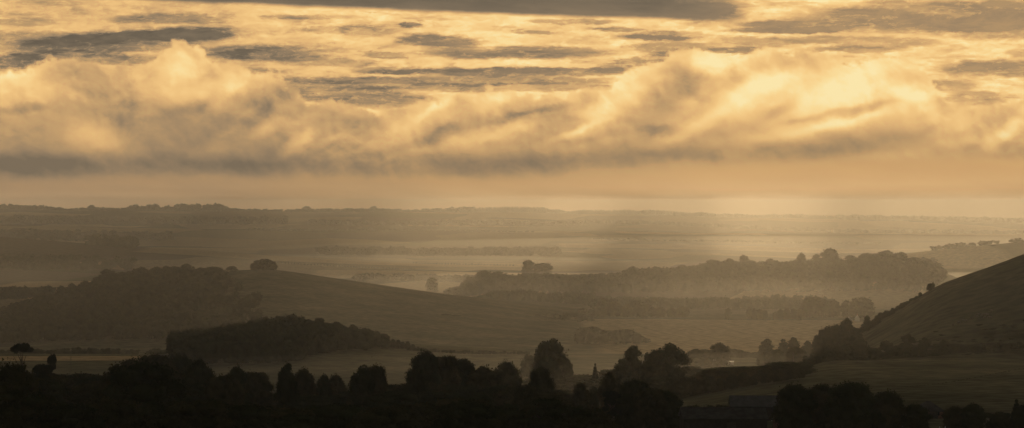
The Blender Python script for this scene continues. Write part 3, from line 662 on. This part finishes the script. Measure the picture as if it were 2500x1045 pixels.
# sheep grazing on the right hill
wool=noisy('wool',(.26,.24,.20),(.34,.31,.26),3,1)
sm=MB()
def ell(m,c,r,n=10,k=6):
    b=len(m.v)
    for i in range(k+1):
        th=math.pi*i/k
        for j in range(n):
            a=2*math.pi*j/n; m.v.append((c[0]+r[0]*math.cos(th),c[1]+r[1]*math.sin(th)*math.cos(a),c[2]+r[2]*math.sin(th)*math.sin(a)))
    for i in range(k):
        for j in range(n): m.f.append((b+i*n+j,b+i*n+(j+1)%n,b+(i+1)*n+(j+1)%n,b+(i+1)*n+j))
def sheep_mesh():
    import bmesh
    # body as one continuous skin: spine, neck and head, four legs
    vs=[(-.48,0,.68),(-.15,0,.70),(.25,0,.70),(.48,0,.70),(.66,0,.58),(.82,0,.36),
        (-.42,.16,.45),(-.50,.17,.28),(-.46,.17,.02),(-.42,-.16,.45),(-.50,-.17,.28),(-.46,-.17,.02),
        (.36,.15,.42),(.38,.16,.24),(.36,.16,.02),(.36,-.15,.42),(.38,-.16,.24),(.36,-.16,.02)]
    es=[(0,1),(1,2),(2,3),(3,4),(4,5),(0,6),(6,7),(7,8),(0,9),(9,10),(10,11),(3,12),(12,13),(13,14),(3,15),(15,16),(16,17)]
    rd=[.26,.31,.29,.23,.13,.07,.11,.05,.04,.11,.05,.04,.09,.05,.04,.09,.05,.04]
    me=bpy.data.meshes.new('sheep'); me.from_pydata(vs,es,[]); me.materials.append(wool)
    o=bpy.data.objects.new('tmp',me); C.objects.link(o); md=o.modifiers.new('s','SKIN')
    sv=me.skin_vertices[0].data if me.skin_vertices else None
    if sv is None:
        bm=bmesh.new(); bm.from_mesh(me); lay=bm.verts.layers.skin.verify(); bm.to_mesh(me); bm.free(); sv=me.skin_vertices[0].data
    for i,r_ in enumerate(rd): sv[i].radius=(r_,r_)
    sv[1].use_root=True
    o.modifiers.new('d','SUBSURF').levels=1
    dg=bpy.context.evaluated_depsgraph_get(); out=bpy.data.meshes.new_from_object(o.evaluated_get(dg))
    bpy.data.objects.remove(o); out.name='sheep'; return out
sh=sheep_mesh()
for i,(u,yy) in enumerate([(2327,796),(2341,791),(2352,785),(2359,785),(2372,779),(2390,770),(2386,775),(2400,770),(2406,770),(2411,771),(2396,773),(2404,777),(2414,777),(2419,777),(2420,761),(2342,789)]):
    d=np.linspace(1200,1500,600); z=zg((u-1250)/F*d,d); k=int(np.argmin(np.abs(EY-F*z/d-yy)))
    X,Y,Z=P(u,float(d[k])); o=obj('sheep',sh,loc=(X,Y,Z-.02)); o.rotation_euler=(0,0,random.uniform(-.7,.7)+(math.pi if i%2 else 0)); o.scale=(1.1,1.1,1.1)
    tag(o,'pale sheep grazing with the loose flock high on the right hill','sheep','sheep grazing on the right hill')

# ------------------------------------------------------------------ camera
cd = bpy.data.cameras.new('camera'); cam = bpy.data.objects.new('camera', cd); C.objects.link(cam); S.camera = cam
cd.sensor_width = 36; cd.lens = 36*F/2500; cd.clip_start = .5; cd.clip_end = 60000
cam.location = (0,0,0); cam.rotation_euler = (R(90)-math.atan(17.5/F), 0, 0)

# ------------------------------------------------------------------ sun
sd = bpy.data.lights.new('sun','SUN'); so = bpy.data.objects.new('sun', sd); C.objects.link(so)
sd.energy = 2.3; sd.angle = R(.6); sd.color = (1.0,.69,.35)
sdir = Vector((math.sin(R(SUN_AZ))*math.cos(R(SUN_EL)), math.cos(R(SUN_AZ))*math.cos(R(SUN_EL)), math.sin(R(SUN_EL))))
so.rotation_euler = sdir.to_track_quat('Z','Y').to_euler(); so.location = sdir*100

# ------------------------------------------------------------------ haze
hz = bpy.data.meshes.new('haze'); B_=10000
hz.from_pydata([(x,y,z) for z in (-140,24) for x,y in ((-B_,-B_),(B_,-B_),(B_,B_),(-B_,B_))],[],
   [(0,3,2,1),(4,5,6,7),(0,1,5,4),(1,2,6,5),(2,3,7,6),(3,0,4,7)])
hm_ = bpy.data.materials.new('haze'); hm_.use_nodes=True; nt=hm_.node_tree; nt.nodes.clear()
pv = nt.nodes.new('ShaderNodeVolumePrincipled'); ho=nt.nodes.new('ShaderNodeOutputMaterial'); nt.links.new(pv.outputs[0], ho.inputs['Volume'])
pv.inputs['Density'].default_value=HAZE_D if 'HAZE_D' in globals() else .000062
pv.inputs['Color'].default_value=(.78,.77,.76,1); pv.inputs['Anisotropy'].default_value=.80
hz.materials.append(hm_)
tag(obj('haze',hz),'thin golden mist filling the valley and fading the far hills','haze',kind='stuff')

# unseen cloud shapes added above the frame to shade the valley and its haze
cm = noisy('shade_cloud_grey',(.35,.33,.32),(.5,.48,.46),.002,1,0)
def bank(cx,cy,rx,ry,h,seed):
    r=np.random.default_rng(seed); iv,it=ico(4); v=iv.copy()
    nse=1+.16*np.sin(v[:,0]*5+seed)*np.cos(v[:,1]*4)+.1*np.sin(v[:,0]*11+v[:,1]*9)+.05*np.sin(v[:,1]*23+seed)*np.cos(v[:,0]*19)
    v=v*nse[:,None]; v[:,2]=np.where(v[:,2]<0,v[:,2]*.12,v[:,2]*.5)
    v=v*np.array([rx,ry,350])+np.array([cx,cy,h])
    return v,it
def ground_shadow(gx,gy,rx,ry,seed,H=1500):
    k=(H+100)/math.tan(R(SUN_EL)); return bank(gx+k*math.sin(R(SUN_AZ)), gy+k*math.cos(R(SUN_AZ)), rx, ry, H, seed)
SH = [(-200,-300,1500,1220,1),(-420,680,380,660,2)]  # added clouds that keep sun off the near ground
_q=random.Random(5)
CURT=[(-420+95*k+_q.uniform(-35,35),_q.uniform(4200,6500),_q.uniform(14,38),_q.uniform(900,1700)) for k in range(15)]  # thin added clouds whose shadows cut rays into the haze
parts_=[ground_shadow(*s_[:4],s_[4]) for s_ in SH]
rq=random.Random(12)
for gx,gy,rx,ry in CURT:
    v,t=bank(0,0,rx,ry,0,rq.randrange(99)); v[:,2]*=.15; k=1550/math.tan(R(SUN_EL)); v[:,0]+=v[:,1]*.05
    parts_.append((v+np.array([gx+k*math.sin(R(SUN_AZ)),gy+k*math.cos(R(SUN_AZ)),1640]),t))
gy=3300  # scattered clouds added out of view to dim the far haze
while gy<9800:
    gx=-2100
    while gx<1900:
        pr=.50 if gx<-300 else (.18 if gx<500 else .12)
        if rq.random()<pr:
            v,t=bank(0,0,rq.uniform(120,260),rq.uniform(140,330),0,rq.randrange(99)); v[:,2]*=.2
            k=1550/math.tan(R(SUN_EL)); v=v+np.array([gx+rq.uniform(-60,60)+k*math.sin(R(SUN_AZ)),gy+rq.uniform(-150,150)+k*math.cos(R(SUN_AZ)),1550])
            parts_.append((v,t))
        gx+=330
    gy+=520
if 1:
    v,t=cat(*parts_); tag(obj('shade_cloud',mesh_from('shade_cloud',v,t,[cm],smooth=True)),kind='structure')

# low mist lying in the valley bottoms, thin at its rim
def mist(cx,cy,cz,rx,ry,rz_,dens,lb):
    iv,it=ico(4) if 4 in () else ico(5)
    v=iv*np.array([rx,ry,rz_])+np.array([cx,cy,cz]); m=bpy.data.materials.new('mist'); m.use_nodes=True; q=m.node_tree; q.nodes.clear()
    a=q.nodes.new('ShaderNodeVolumePrincipled'); b=q.nodes.new('ShaderNodeOutputMaterial'); q.links.new(a.outputs[0],b.inputs['Volume'])
    a.inputs['Density'].default_value=dens; a.inputs['Color'].default_value=(.78,.77,.76,1); a.inputs['Anisotropy'].default_value=.8
    tag(obj('mist',mesh_from('mist',v,it,[m],smooth=True)),lb,'mist',kind='stuff')
mist(40,1230,-86,380,300,20,.00014,'faint mist over the fields behind the second line of woods')
mist(330,3760,-114,950,800,26,.00026,'low bank of pale mist in the valley between the hills')
mist(720,5700,-100,1400,1250,42,.00011,'pale mist beyond the long wooded ridge')
mist(-420,4600,-108,950,950,30,.00014,'low mist in the fields behind the left hill')

# ------------------------------------------------------------------ sky
W = bpy.data.worlds.new('World'); S.world = W; W.use_nodes = True
n,l = W.node_tree.nodes, W.node_tree.links; n.clear()
WT=(n,l)
def wm(op,a,b=None,c=None): return math_(op,a,b,c,nt=WT)
def wr_(x,a,b,c=0,d=1,smooth=True): return mrange(x,a,b,c,d,nt=WT,smooth=smooth)
tc = n.new('ShaderNodeTexCoord'); sp_=n.new('ShaderNodeSeparateXYZ'); l.new(tc.outputs['Generated'],sp_.inputs[0])
az = wm('ARCTAN2', sp_.outputs[0], sp_.outputs[1]); el = wm('ARCSINE', sp_.outputs[2])
K=F/1000
u_ = wm('MULTIPLY_ADD', az, K, 1.25); v_ = wm('MULTIPLY_ADD', el, -K, .505)
cxyz = n.new('ShaderNodeCombineXYZ'); l.new(u_,cxyz.inputs[0]); l.new(v_,cxyz.inputs[1])
UV = cxyz.outputs[0]
def noise(vec, sx, sy, rot=0, detail=6, rough=.55, off=0, dist=0, lac=2):
    m=n.new('ShaderNodeMapping'); m.inputs['Location'].default_value=(off,off*.7,off*.3); m.inputs['Rotation'].default_value=(0,0,R(rot)); m.inputs['Scale'].default_value=(sx,sy,1)
    # rotate first, then scale
    m0=n.new('ShaderNodeMapping'); m0.inputs['Rotation'].default_value=(0,0,R(rot)); m.inputs['Rotation'].default_value=(0,0,0)
    l.new(vec,m0.inputs[0]); l.new(m0.outputs[0],m.inputs[0])
    t=n.new('ShaderNodeTexNoise'); t.inputs['Scale'].default_value=1; t.inputs['Detail'].default_value=detail; t.inputs['Roughness'].default_value=rough; t.inputs['Distortion'].default_value=dist
    t.inputs['Lacunarity'].default_value=lac
    l.new(m.outputs[0],t.inputs['Vector']); return t
def warp(vec, t, ax, ay):
    a=n.new('ShaderNodeVectorMath'); a.operation='SUBTRACT'; l.new(t.outputs['Color'],a.inputs[0]); a.inputs[1].default_value=(.5,.5,.5)
    b=n.new('ShaderNodeVectorMath'); b.operation='MULTIPLY_ADD'; l.new(a.outputs[0],b.inputs[0]); b.inputs[1].default_value=(ax,ay,0); l.new(vec,b.inputs[2]); return b.outputs[0]
def blobs(vec, lst, start=None, soft=False):
    acc=start
    for cx,cy,rx,ry,rot,amt in lst:
        m=n.new('ShaderNodeMapping'); m.vector_type='TEXTURE'; m.inputs['Location'].default_value=(cx/1000,cy/1000,0)
        m.inputs['Rotation'].default_value=(0,0,R(rot)); m.inputs['Scale'].default_value=(rx/1000*1.35,ry/1000*1.35,1); l.new(vec,m.inputs[0])
        g=n.new('ShaderNodeTexGradient'); g.gradient_type='SPHERICAL'; l.new(m.outputs[0],g.inputs[0])
        s=wr_(g.outputs['Fac'],0,.95 if soft else (.55 if ry>20 else .5),0,amt)
        acc = s if acc is None else wm('ADD',acc,s)
    return acc
# high streaky layer ------------------------------------------------
wA=warp(UV, noise(UV,6,22,0,6,.6,3), .10,.022)
wA2=warp(wA, noise(UV,24,80,0,8,.68,9), .075,.020)
DARK=[(430,50,160,13,0,.6),(300,107,270,27,-4,.95),(420,90,160,12,0,.5),(50,153,65,18,0,.9),(60,60,100,8,0,.4),(640,132,140,20,2,.85),(230,150,150,12,0,.55),(120,100,160,18,0,.5),
 (500,80,80,12,0,.4),(800,75,60,9,0,.4),(1065,100,95,17,3,1.0),(1270,130,230,16,0,.9),(940,135,60,8,0,.7),(890,78,60,14,0,.55),(800,155,120,9,0,.4),(1000,60,28,8,0,.9),(1270,175,340,11,0,1.0),
 (1150,197,470,11,0,.8),(1230,215,330,10,0,.7),(860,232,180,28,5,.85),(1640,118,110,18,0,.8),(1400,53,110,6,0,.6),(1500,72,60,6,0,.6),(1600,92,80,6,3,.6),(1300,80,60,5,3,.6),(1450,100,120,8,0,.3),
 (2300,45,430,38,-2,1.1),(2450,72,140,30,0,.9),(1930,75,130,8,0,.9),(2110,105,180,13,2,.85),(2080,123,120,8,0,.7),(2045,163,36,8,8,1.0),(2430,173,150,22,-2,1.1),(2490,135,60,10,0,.6),(1790,126,80,9,0,.9),
 (2300,215,80,14,0,.7),(2380,245,90,18,0,.7),(1880,60,80,8,0,.5),(1850,105,110,14,2,.7),(1620,88,120,12,0,.6),(1560,150,110,12,-10,.6),(1720,40,90,30,0,.6),(1700,20,110,30,0,.8),(2150,10,60,6,0,.4),(740,45,120,6,0,.4),(600,175,120,8,0,.3),(950,170,90,9,0,.6),(1500,150,150,6,0,.3)]
dk = blobs(wA2, DARK)
strk = noise(UV,4.5,34,-1,7,.62,17,.3)
strk2= noise(UV,14,46,2,6,.65,31,.4)
patch_=noise(UV,3.0,9,0,4,.5,23,.2)
dk = wm('ADD', dk, wr_(strk.outputs['Fac'],.50,.72,0,.55)); dk = wm('ADD', dk, wr_(strk2.outputs['Fac'],.52,.75,0,.45))
dk = wm('SUBTRACT', dk, wr_(strk.outputs['Fac'],.50,.28,0,.4))
dk = wm('SUBTRACT', dk, wr_(noise(UV,30,90,3,7,.7,37,.4).outputs['Fac'],.5,.35,0,.3))
dk = wr_(dk,-.05,1.1,0,1,False)
glow = wm('ADD', wr_(u_,0,1.8,.67,.92), wr_(patch_.outputs['Fac'],.35,.7,-.04,.09))
glow = wm('ADD', glow, wr_(noise(UV,22,60,0,5,.65,41,.5).outputs['Fac'],.3,.75,-.09,.09))
dval = wm('ADD', wr_(u_,.3,2.2,.22,.41), wr_(strk2.outputs['Fac'],.3,.7,-.03,.04))
hi = wm('MULTIPLY_ADD', wm('SUBTRACT',dval,glow), dk, glow)
# dark roll of cloud along the top edge
wT=warp(UV, noise(UV,5,14,0,8,.65,51), .16,.016)
sT=n.new('ShaderNodeSeparateXYZ'); l.new(wT,sT.inputs[0])
edge = wm('SUBTRACT', wm('MULTIPLY_ADD', sT.outputs[0], .034,-.006), sT.outputs[1])
tm = wm('MULTIPLY', wr_(edge,-.006,.008), wr_(sT.outputs[0],1.92,1.60))
hi = wm('MULTIPLY_ADD', wm('SUBTRACT', wm('ADD', wr_(u_,.2,1.8,.19,.25), wm('ADD', wr_(edge,0,.03,.05,0), wr_(strk.outputs['Fac'],.3,.7,-.02,.03))), hi), tm, hi)
# low tumbling cloud -------------------------------------------------
wB=warp(UV, noise(UV,8,9,0,5,.5,61), .065,.050)
wB2=warp(wB, noise(UV,30,32,0,6,.6,71), .022,.020)
sB=n.new('ShaderNodeSeparateXYZ'); l.new(wB2,sB.inputs[0])
fc=n.new('ShaderNodeFloatCurve'); cu=fc.mapping.curves[0]
TOP=[(0,178),(50,178),(100,165),(160,150),(250,160),(330,172),(370,150),(410,118),(450,106),(490,118),(512,145),(545,165),(660,170),(705,200),(740,230),(800,250),(880,262),(960,262),(1030,238),(1120,232),(1200,222),(1290,226),(1380,235),(1440,215),(1520,182),(1600,150),(1660,124),(1710,110),(1742,116),(1775,142),(1840,132),(1930,118),(2000,132),(2070,152),(2160,142),(2230,160),(2275,205),(2320,245),(2420,252),(2500,252)]
cu.points[0].location=(0,.178*1.6); cu.points[1].location=(1,.252*1.6)
for a,b in TOP[1:-1]: cu.points.new(a/2500,b/1000*1.6)
fc.mapping.update()
l.new(wm('DIVIDE',sB.outputs[0],2.5),fc.inputs['Value'])
topv=wm('DIVIDE',fc.outputs[0],1.6)
dep=wm('SUBTRACT',sB.outputs[1],topv)           # depth below the cloud's top
puff=noise(UV,16,16,-35,7,.6,81)
cov=wr_(wm('ADD',dep,wr_(puff.outputs['Fac'],.3,.7,-.026,.026,False)),-.008,.014)
BR=[(450,150,70,50,0,.22),(440,200,130,60,0,.12),(40,195,130,70,0,.26),(420,215,100,50,0,.1),(600,200,140,35,-15,.2),(230,330,80,40,10,.17),(150,235,140,30,0,.1),(560,240,60,30,-40,.12),
 (730,350,60,22,-35,.2),(650,310,50,22,-20,.14),(800,345,60,12,-20,.1),(1030,280,130,42,-32,.2),(1200,245,90,34,-20,.17),(1160,330,150,26,-12,.14),(1290,300,60,25,-20,.12),(1400,325,90,12,-20,.15),(1060,262,70,16,-30,.12),
 (1510,235,150,50,-42,.17),(1470,270,90,40,-50,.10),(1722,150,60,44,0,.36),(1830,150,70,30,0,.12),(1900,240,380,90,0,.18),(2100,190,200,70,-20,.22),(2230,235,90,40,0,.24),(1850,215,140,34,-25,.18),(1950,325,260,26,-10,.16),(2450,320,90,26,-40,.2),(1700,310,130,24,-20,.16),(2060,300,160,20,-15,.14),(2330,290,60,30,0,.12)]
DR=[(1630,240,120,44,-42,-.24),(1700,205,60,50,-40,-.16),(1745,240,90,26,-35,-.12),(1900,268,70,18,-28,-.22),(2095,268,90,16,-14,-.20),(1990,285,120,10,-15,-.12),(300,290,60,30,-30,-.10),(540,300,140,36,-30,-.10),(470,265,90,20,-20,-.12),
 (660,260,120,24,-40,-.14),(1290,285,60,20,0,-.20),(1230,290,70,14,-15,-.14),(950,250,50,40,0,-.10),(850,300,90,40,0,-.12),(1090,320,120,18,-20,-.14),(1330,270,60,10,-10,-.2),(240,235,40,20,0,-.10),(2290,240,70,20,-20,-.16),(2390,245,80,16,-10,-.16),
 (60,270,80,14,-10,-.14),(1610,320,60,14,0,-.2),(1450,340,60,14,-20,-.12)]
lowb = blobs(wB2, [b[:5]+(b[5]*1.1,) for b in BR]+[b[:5]+(b[5]*.85,) for b in DR], wr_(u_,-.2,2.2,.50,.64), True)
uvs=n.new('ShaderNodeVectorMath'); uvs.operation='ADD'; l.new(UV,uvs.inputs[0]); uvs.inputs[1].default_value=(.012,-.020,0)
wC=warp(UV, noise(UV,6,7,-30,5,.5,131), .07,.06)
uv2=n.new('ShaderNodeVectorMath'); uv2.operation='ADD'; l.new(wC,uv2.inputs[0]); uv2.inputs[1].default_value=(.010,-.018,0)
def billow(vec,sx,sy,rot,off,det):
    f=noise(vec,sx,sy,rot,det,.5,off).outputs['Fac']
    return wm('SUBTRACT',1,wm('ABSOLUTE',wm('MULTIPLY_ADD',f,2.0,-1.0)))
rel=wm('MULTIPLY', wm('SUBTRACT', billow(wC,10,15,-28,91,5), billow(uv2.outputs[0],10,15,-28,91,5)), .17)
rel=wm('ADD', rel, wm('MULTIPLY', wm('SUBTRACT', billow(wC,26,34,-20,101,6), billow(uv2.outputs[0],26,34,-20,101,6)), .11))
def puffs(vec,sx,sy,off):
    m=n.new('ShaderNodeMapping'); m.inputs['Location'].default_value=(off,off,0); m.inputs['Scale'].default_value=(sx,sy,1); l.new(vec,m.inputs[0])
    t=n.new('ShaderNodeTexVoronoi'); t.feature='SMOOTH_F1'; t.inputs['Scale'].default_value=1; t.inputs['Smoothness'].default_value=.6; t.inputs['Detail'].default_value=2; l.new(m.outputs[0],t.inputs['Vector'])
    return t.outputs['Distance']
uv3=n.new('ShaderNodeVectorMath'); uv3.operation='ADD'; l.new(wB2,uv3.inputs[0]); uv3.inputs[1].default_value=(.012,-.016,0)
rel=wm('ADD', rel, wm('MULTIPLY', wm('SUBTRACT', puffs(uv3.outputs[0],13,17,3), puffs(wB2,13,17,3)), .13))
rel=wm('MULTIPLY', rel, wr_(dep,.06,.20,1,.35))
relA=noise(wC,5,8,-15,6,.55,141)
lowb=wm('ADD',lowb,rel)
lowb=wm('ADD',lowb, wr_(relA.outputs['Fac'],.3,.7,-.06,.06,False))
# rims bright, depths greyer
lowb=wm('ADD',lowb, wr_(dep,.002,.040,.12,0)); lowb=wm('ADD',lowb, wr_(dep,.08,.26,0,-.06))
# grey flat bases
wG=warp(UV, noise(UV,3,8,-6,6,.55,111), .2,.035)
base=blobs(wG,[(40,405,300,40,6,-.16),(420,408,500,34,2,-.12),(900,398,500,38,0,-.14),(1450,388,420,34,-4,-.12),(1700,372,200,20,-8,-.07),(2080,352,260,30,-6,-.14),(2450,372,200,22,0,-.08),(700,360,300,30,0,-.06),(2200,400,260,14,-4,-.03)],None,True)
low=wm('ADD',lowb,base)
low=wm('MAXIMUM',low,.27)
# clear golden band under the bases
sG=n.new('ShaderNodeSeparateXYZ'); l.new(wG,sG.inputs[0])
lowedge=wm('ADD', sG.outputs[1], wr_(u_,.9,2.3,0,.050))
hb=wr_(lowedge,.422,.456)
hval=wm('ADD', wr_(u_,0,2.1,.40,.61), wr_(noise(UV,3,12,-8,4,.5,121).outputs['Fac'],.3,.7,-.015,.02))
low=wm('MULTIPLY_ADD', wm('SUBTRACT',hval,low), hb, low)
lum=wm('MULTIPLY_ADD', wm('SUBTRACT',low,hi), cov, hi)
rmp=n.new('ShaderNodeValToRGB'); cr=rmp.color_ramp; cr.interpolation='B_SPLINE'
stops=[(0.0,(62,56,48)),(.2,(104,94,79)),(.3,(134,117,95)),(.4,(165,137,104)),(.5,(191,155,108)),(.6,(216,172,117)),(.7,(235,189,124)),(.8,(249,204,134)),(.9,(253,222,154)),(1.0,(254,234,176))]
cr.elements[0].position=0; cr.elements[1].position=1
for p,c in stops[1:-1]: cr.elements.new(p)
for e,(p,c) in zip(sorted(cr.elements,key=lambda e:e.position),stops):
    e.position=p; e.color=(*lin(c),1)
l.new(lum,rmp.inputs['Fac'])
# golden band a little more orange
ob=n.new('ShaderNodeMix'); ob.data_type='RGBA'; ob.blend_type='MULTIPLY'; l.new(wm('MULTIPLY',hb,cov),ob.inputs[0]); l.new(rmp.outputs['Color'],ob.inputs[6]); ob.inputs[7].default_value=(1.03,.985,.96,1)
# lower sky dims towards the horizon (the haze in front of it adds its own glow)
fh=n.new('ShaderNodeValToRGB'); fh.color_ramp.interpolation='B_SPLINE'; e=fh.color_ramp.elements
e[0].position=.30; e[0].color=(1,1,1,1); e[1].position=.52
def fq(v,k=2.0):
    px=max(1e-3,(.505-v)*1000); tau=.062*min(10.2,24/px*7.089); q=math.exp(-tau); return max(.05,(1-k*(1-q))/q)
e[1].color=(fq(.505),)*3+(1,)
for p_ in (.36,.40,.425,.445,.457,.466,.473,.479,.484,.4885,.493,.505):
    k_=e.new(p_); k_.color=(fq(p_),)*3+(1,)
fh.color_ramp.interpolation='LINEAR'
l.new(v_,fh.inputs['Fac'])
fm_=n.new('ShaderNodeMix'); fm_.data_type='RGBA'; fm_.blend_type='MULTIPLY'; l.new(wr_(u_,.2,1.9,.15,1,False),fm_.inputs[0]); l.new(ob.outputs[2],fm_.inputs[6]); l.new(fh.outputs['Color'],fm_.inputs[7])
bgc=n.new('ShaderNodeBackground'); l.new(fm_.outputs[2],bgc.inputs['Color']); bgc.inputs['Strength'].default_value=2**(-EXPO)*1.0
st=n.new('ShaderNodeTexSky'); st.sky_type='NISHITA'; st.sun_disc=False; st.sun_elevation=R(SUN_EL); st.sun_rotation=R(SUN_AZ); st.dust_density=4
bgs=n.new('ShaderNodeBackground'); gb=n.new('ShaderNodeRGBToBW'); l.new(st.outputs[0],gb.inputs[0]); gm2=n.new('ShaderNodeMix'); gm2.data_type='RGBA'; gm2.inputs[0].default_value=.8; l.new(st.outputs[0],gm2.inputs[6])
gt=n.new('ShaderNodeMix'); gt.data_type='RGBA'; gt.blend_type='MULTIPLY'; gt.inputs[0].default_value=1; l.new(gb.outputs[0],gt.inputs[6]); gt.inputs[7].default_value=(1.05,1.0,.86,1); l.new(gt.outputs[2],gm2.inputs[7])
l.new(gm2.outputs[2],bgs.inputs['Color']); bgs.inputs['Strength'].default_value=.06
# cloud sheet covers the sunward sky, open sky elsewhere
near=wm('MULTIPLY', wr_(wm('ABSOLUTE',az),R(34),R(14)), wr_(el,R(13),R(5)))
mxs=n.new('ShaderNodeMixShader'); l.new(near,mxs.inputs[0]); l.new(bgs.outputs[0],mxs.inputs[1]); l.new(bgc.outputs[0],mxs.inputs[2])
wo=n.new('ShaderNodeOutputWorld'); l.new(mxs.outputs[0],wo.inputs['Surface'])
W.cycles.sampling_method='MANUAL'; W.cycles.sample_map_resolution=512

# ------------------------------------------------------------------ render settings
S.view_settings.view_transform='Standard'; S.view_settings.look='None'; S.view_settings.exposure=EXPO; S.view_settings.gamma=1
S.render.engine='CYCLES'; S.cycles.use_denoising=True; S.cycles.max_bounces=4; S.cycles.diffuse_bounces=1; S.cycles.volume_bounces=0
S.cycles.transparent_max_bounces=4; S.cycles.caustics_reflective=False; S.cycles.caustics_refractive=False
S.cycles.use_adaptive_sampling=False
print('TREES',NT,'fills',nA_,nB_,nC_)
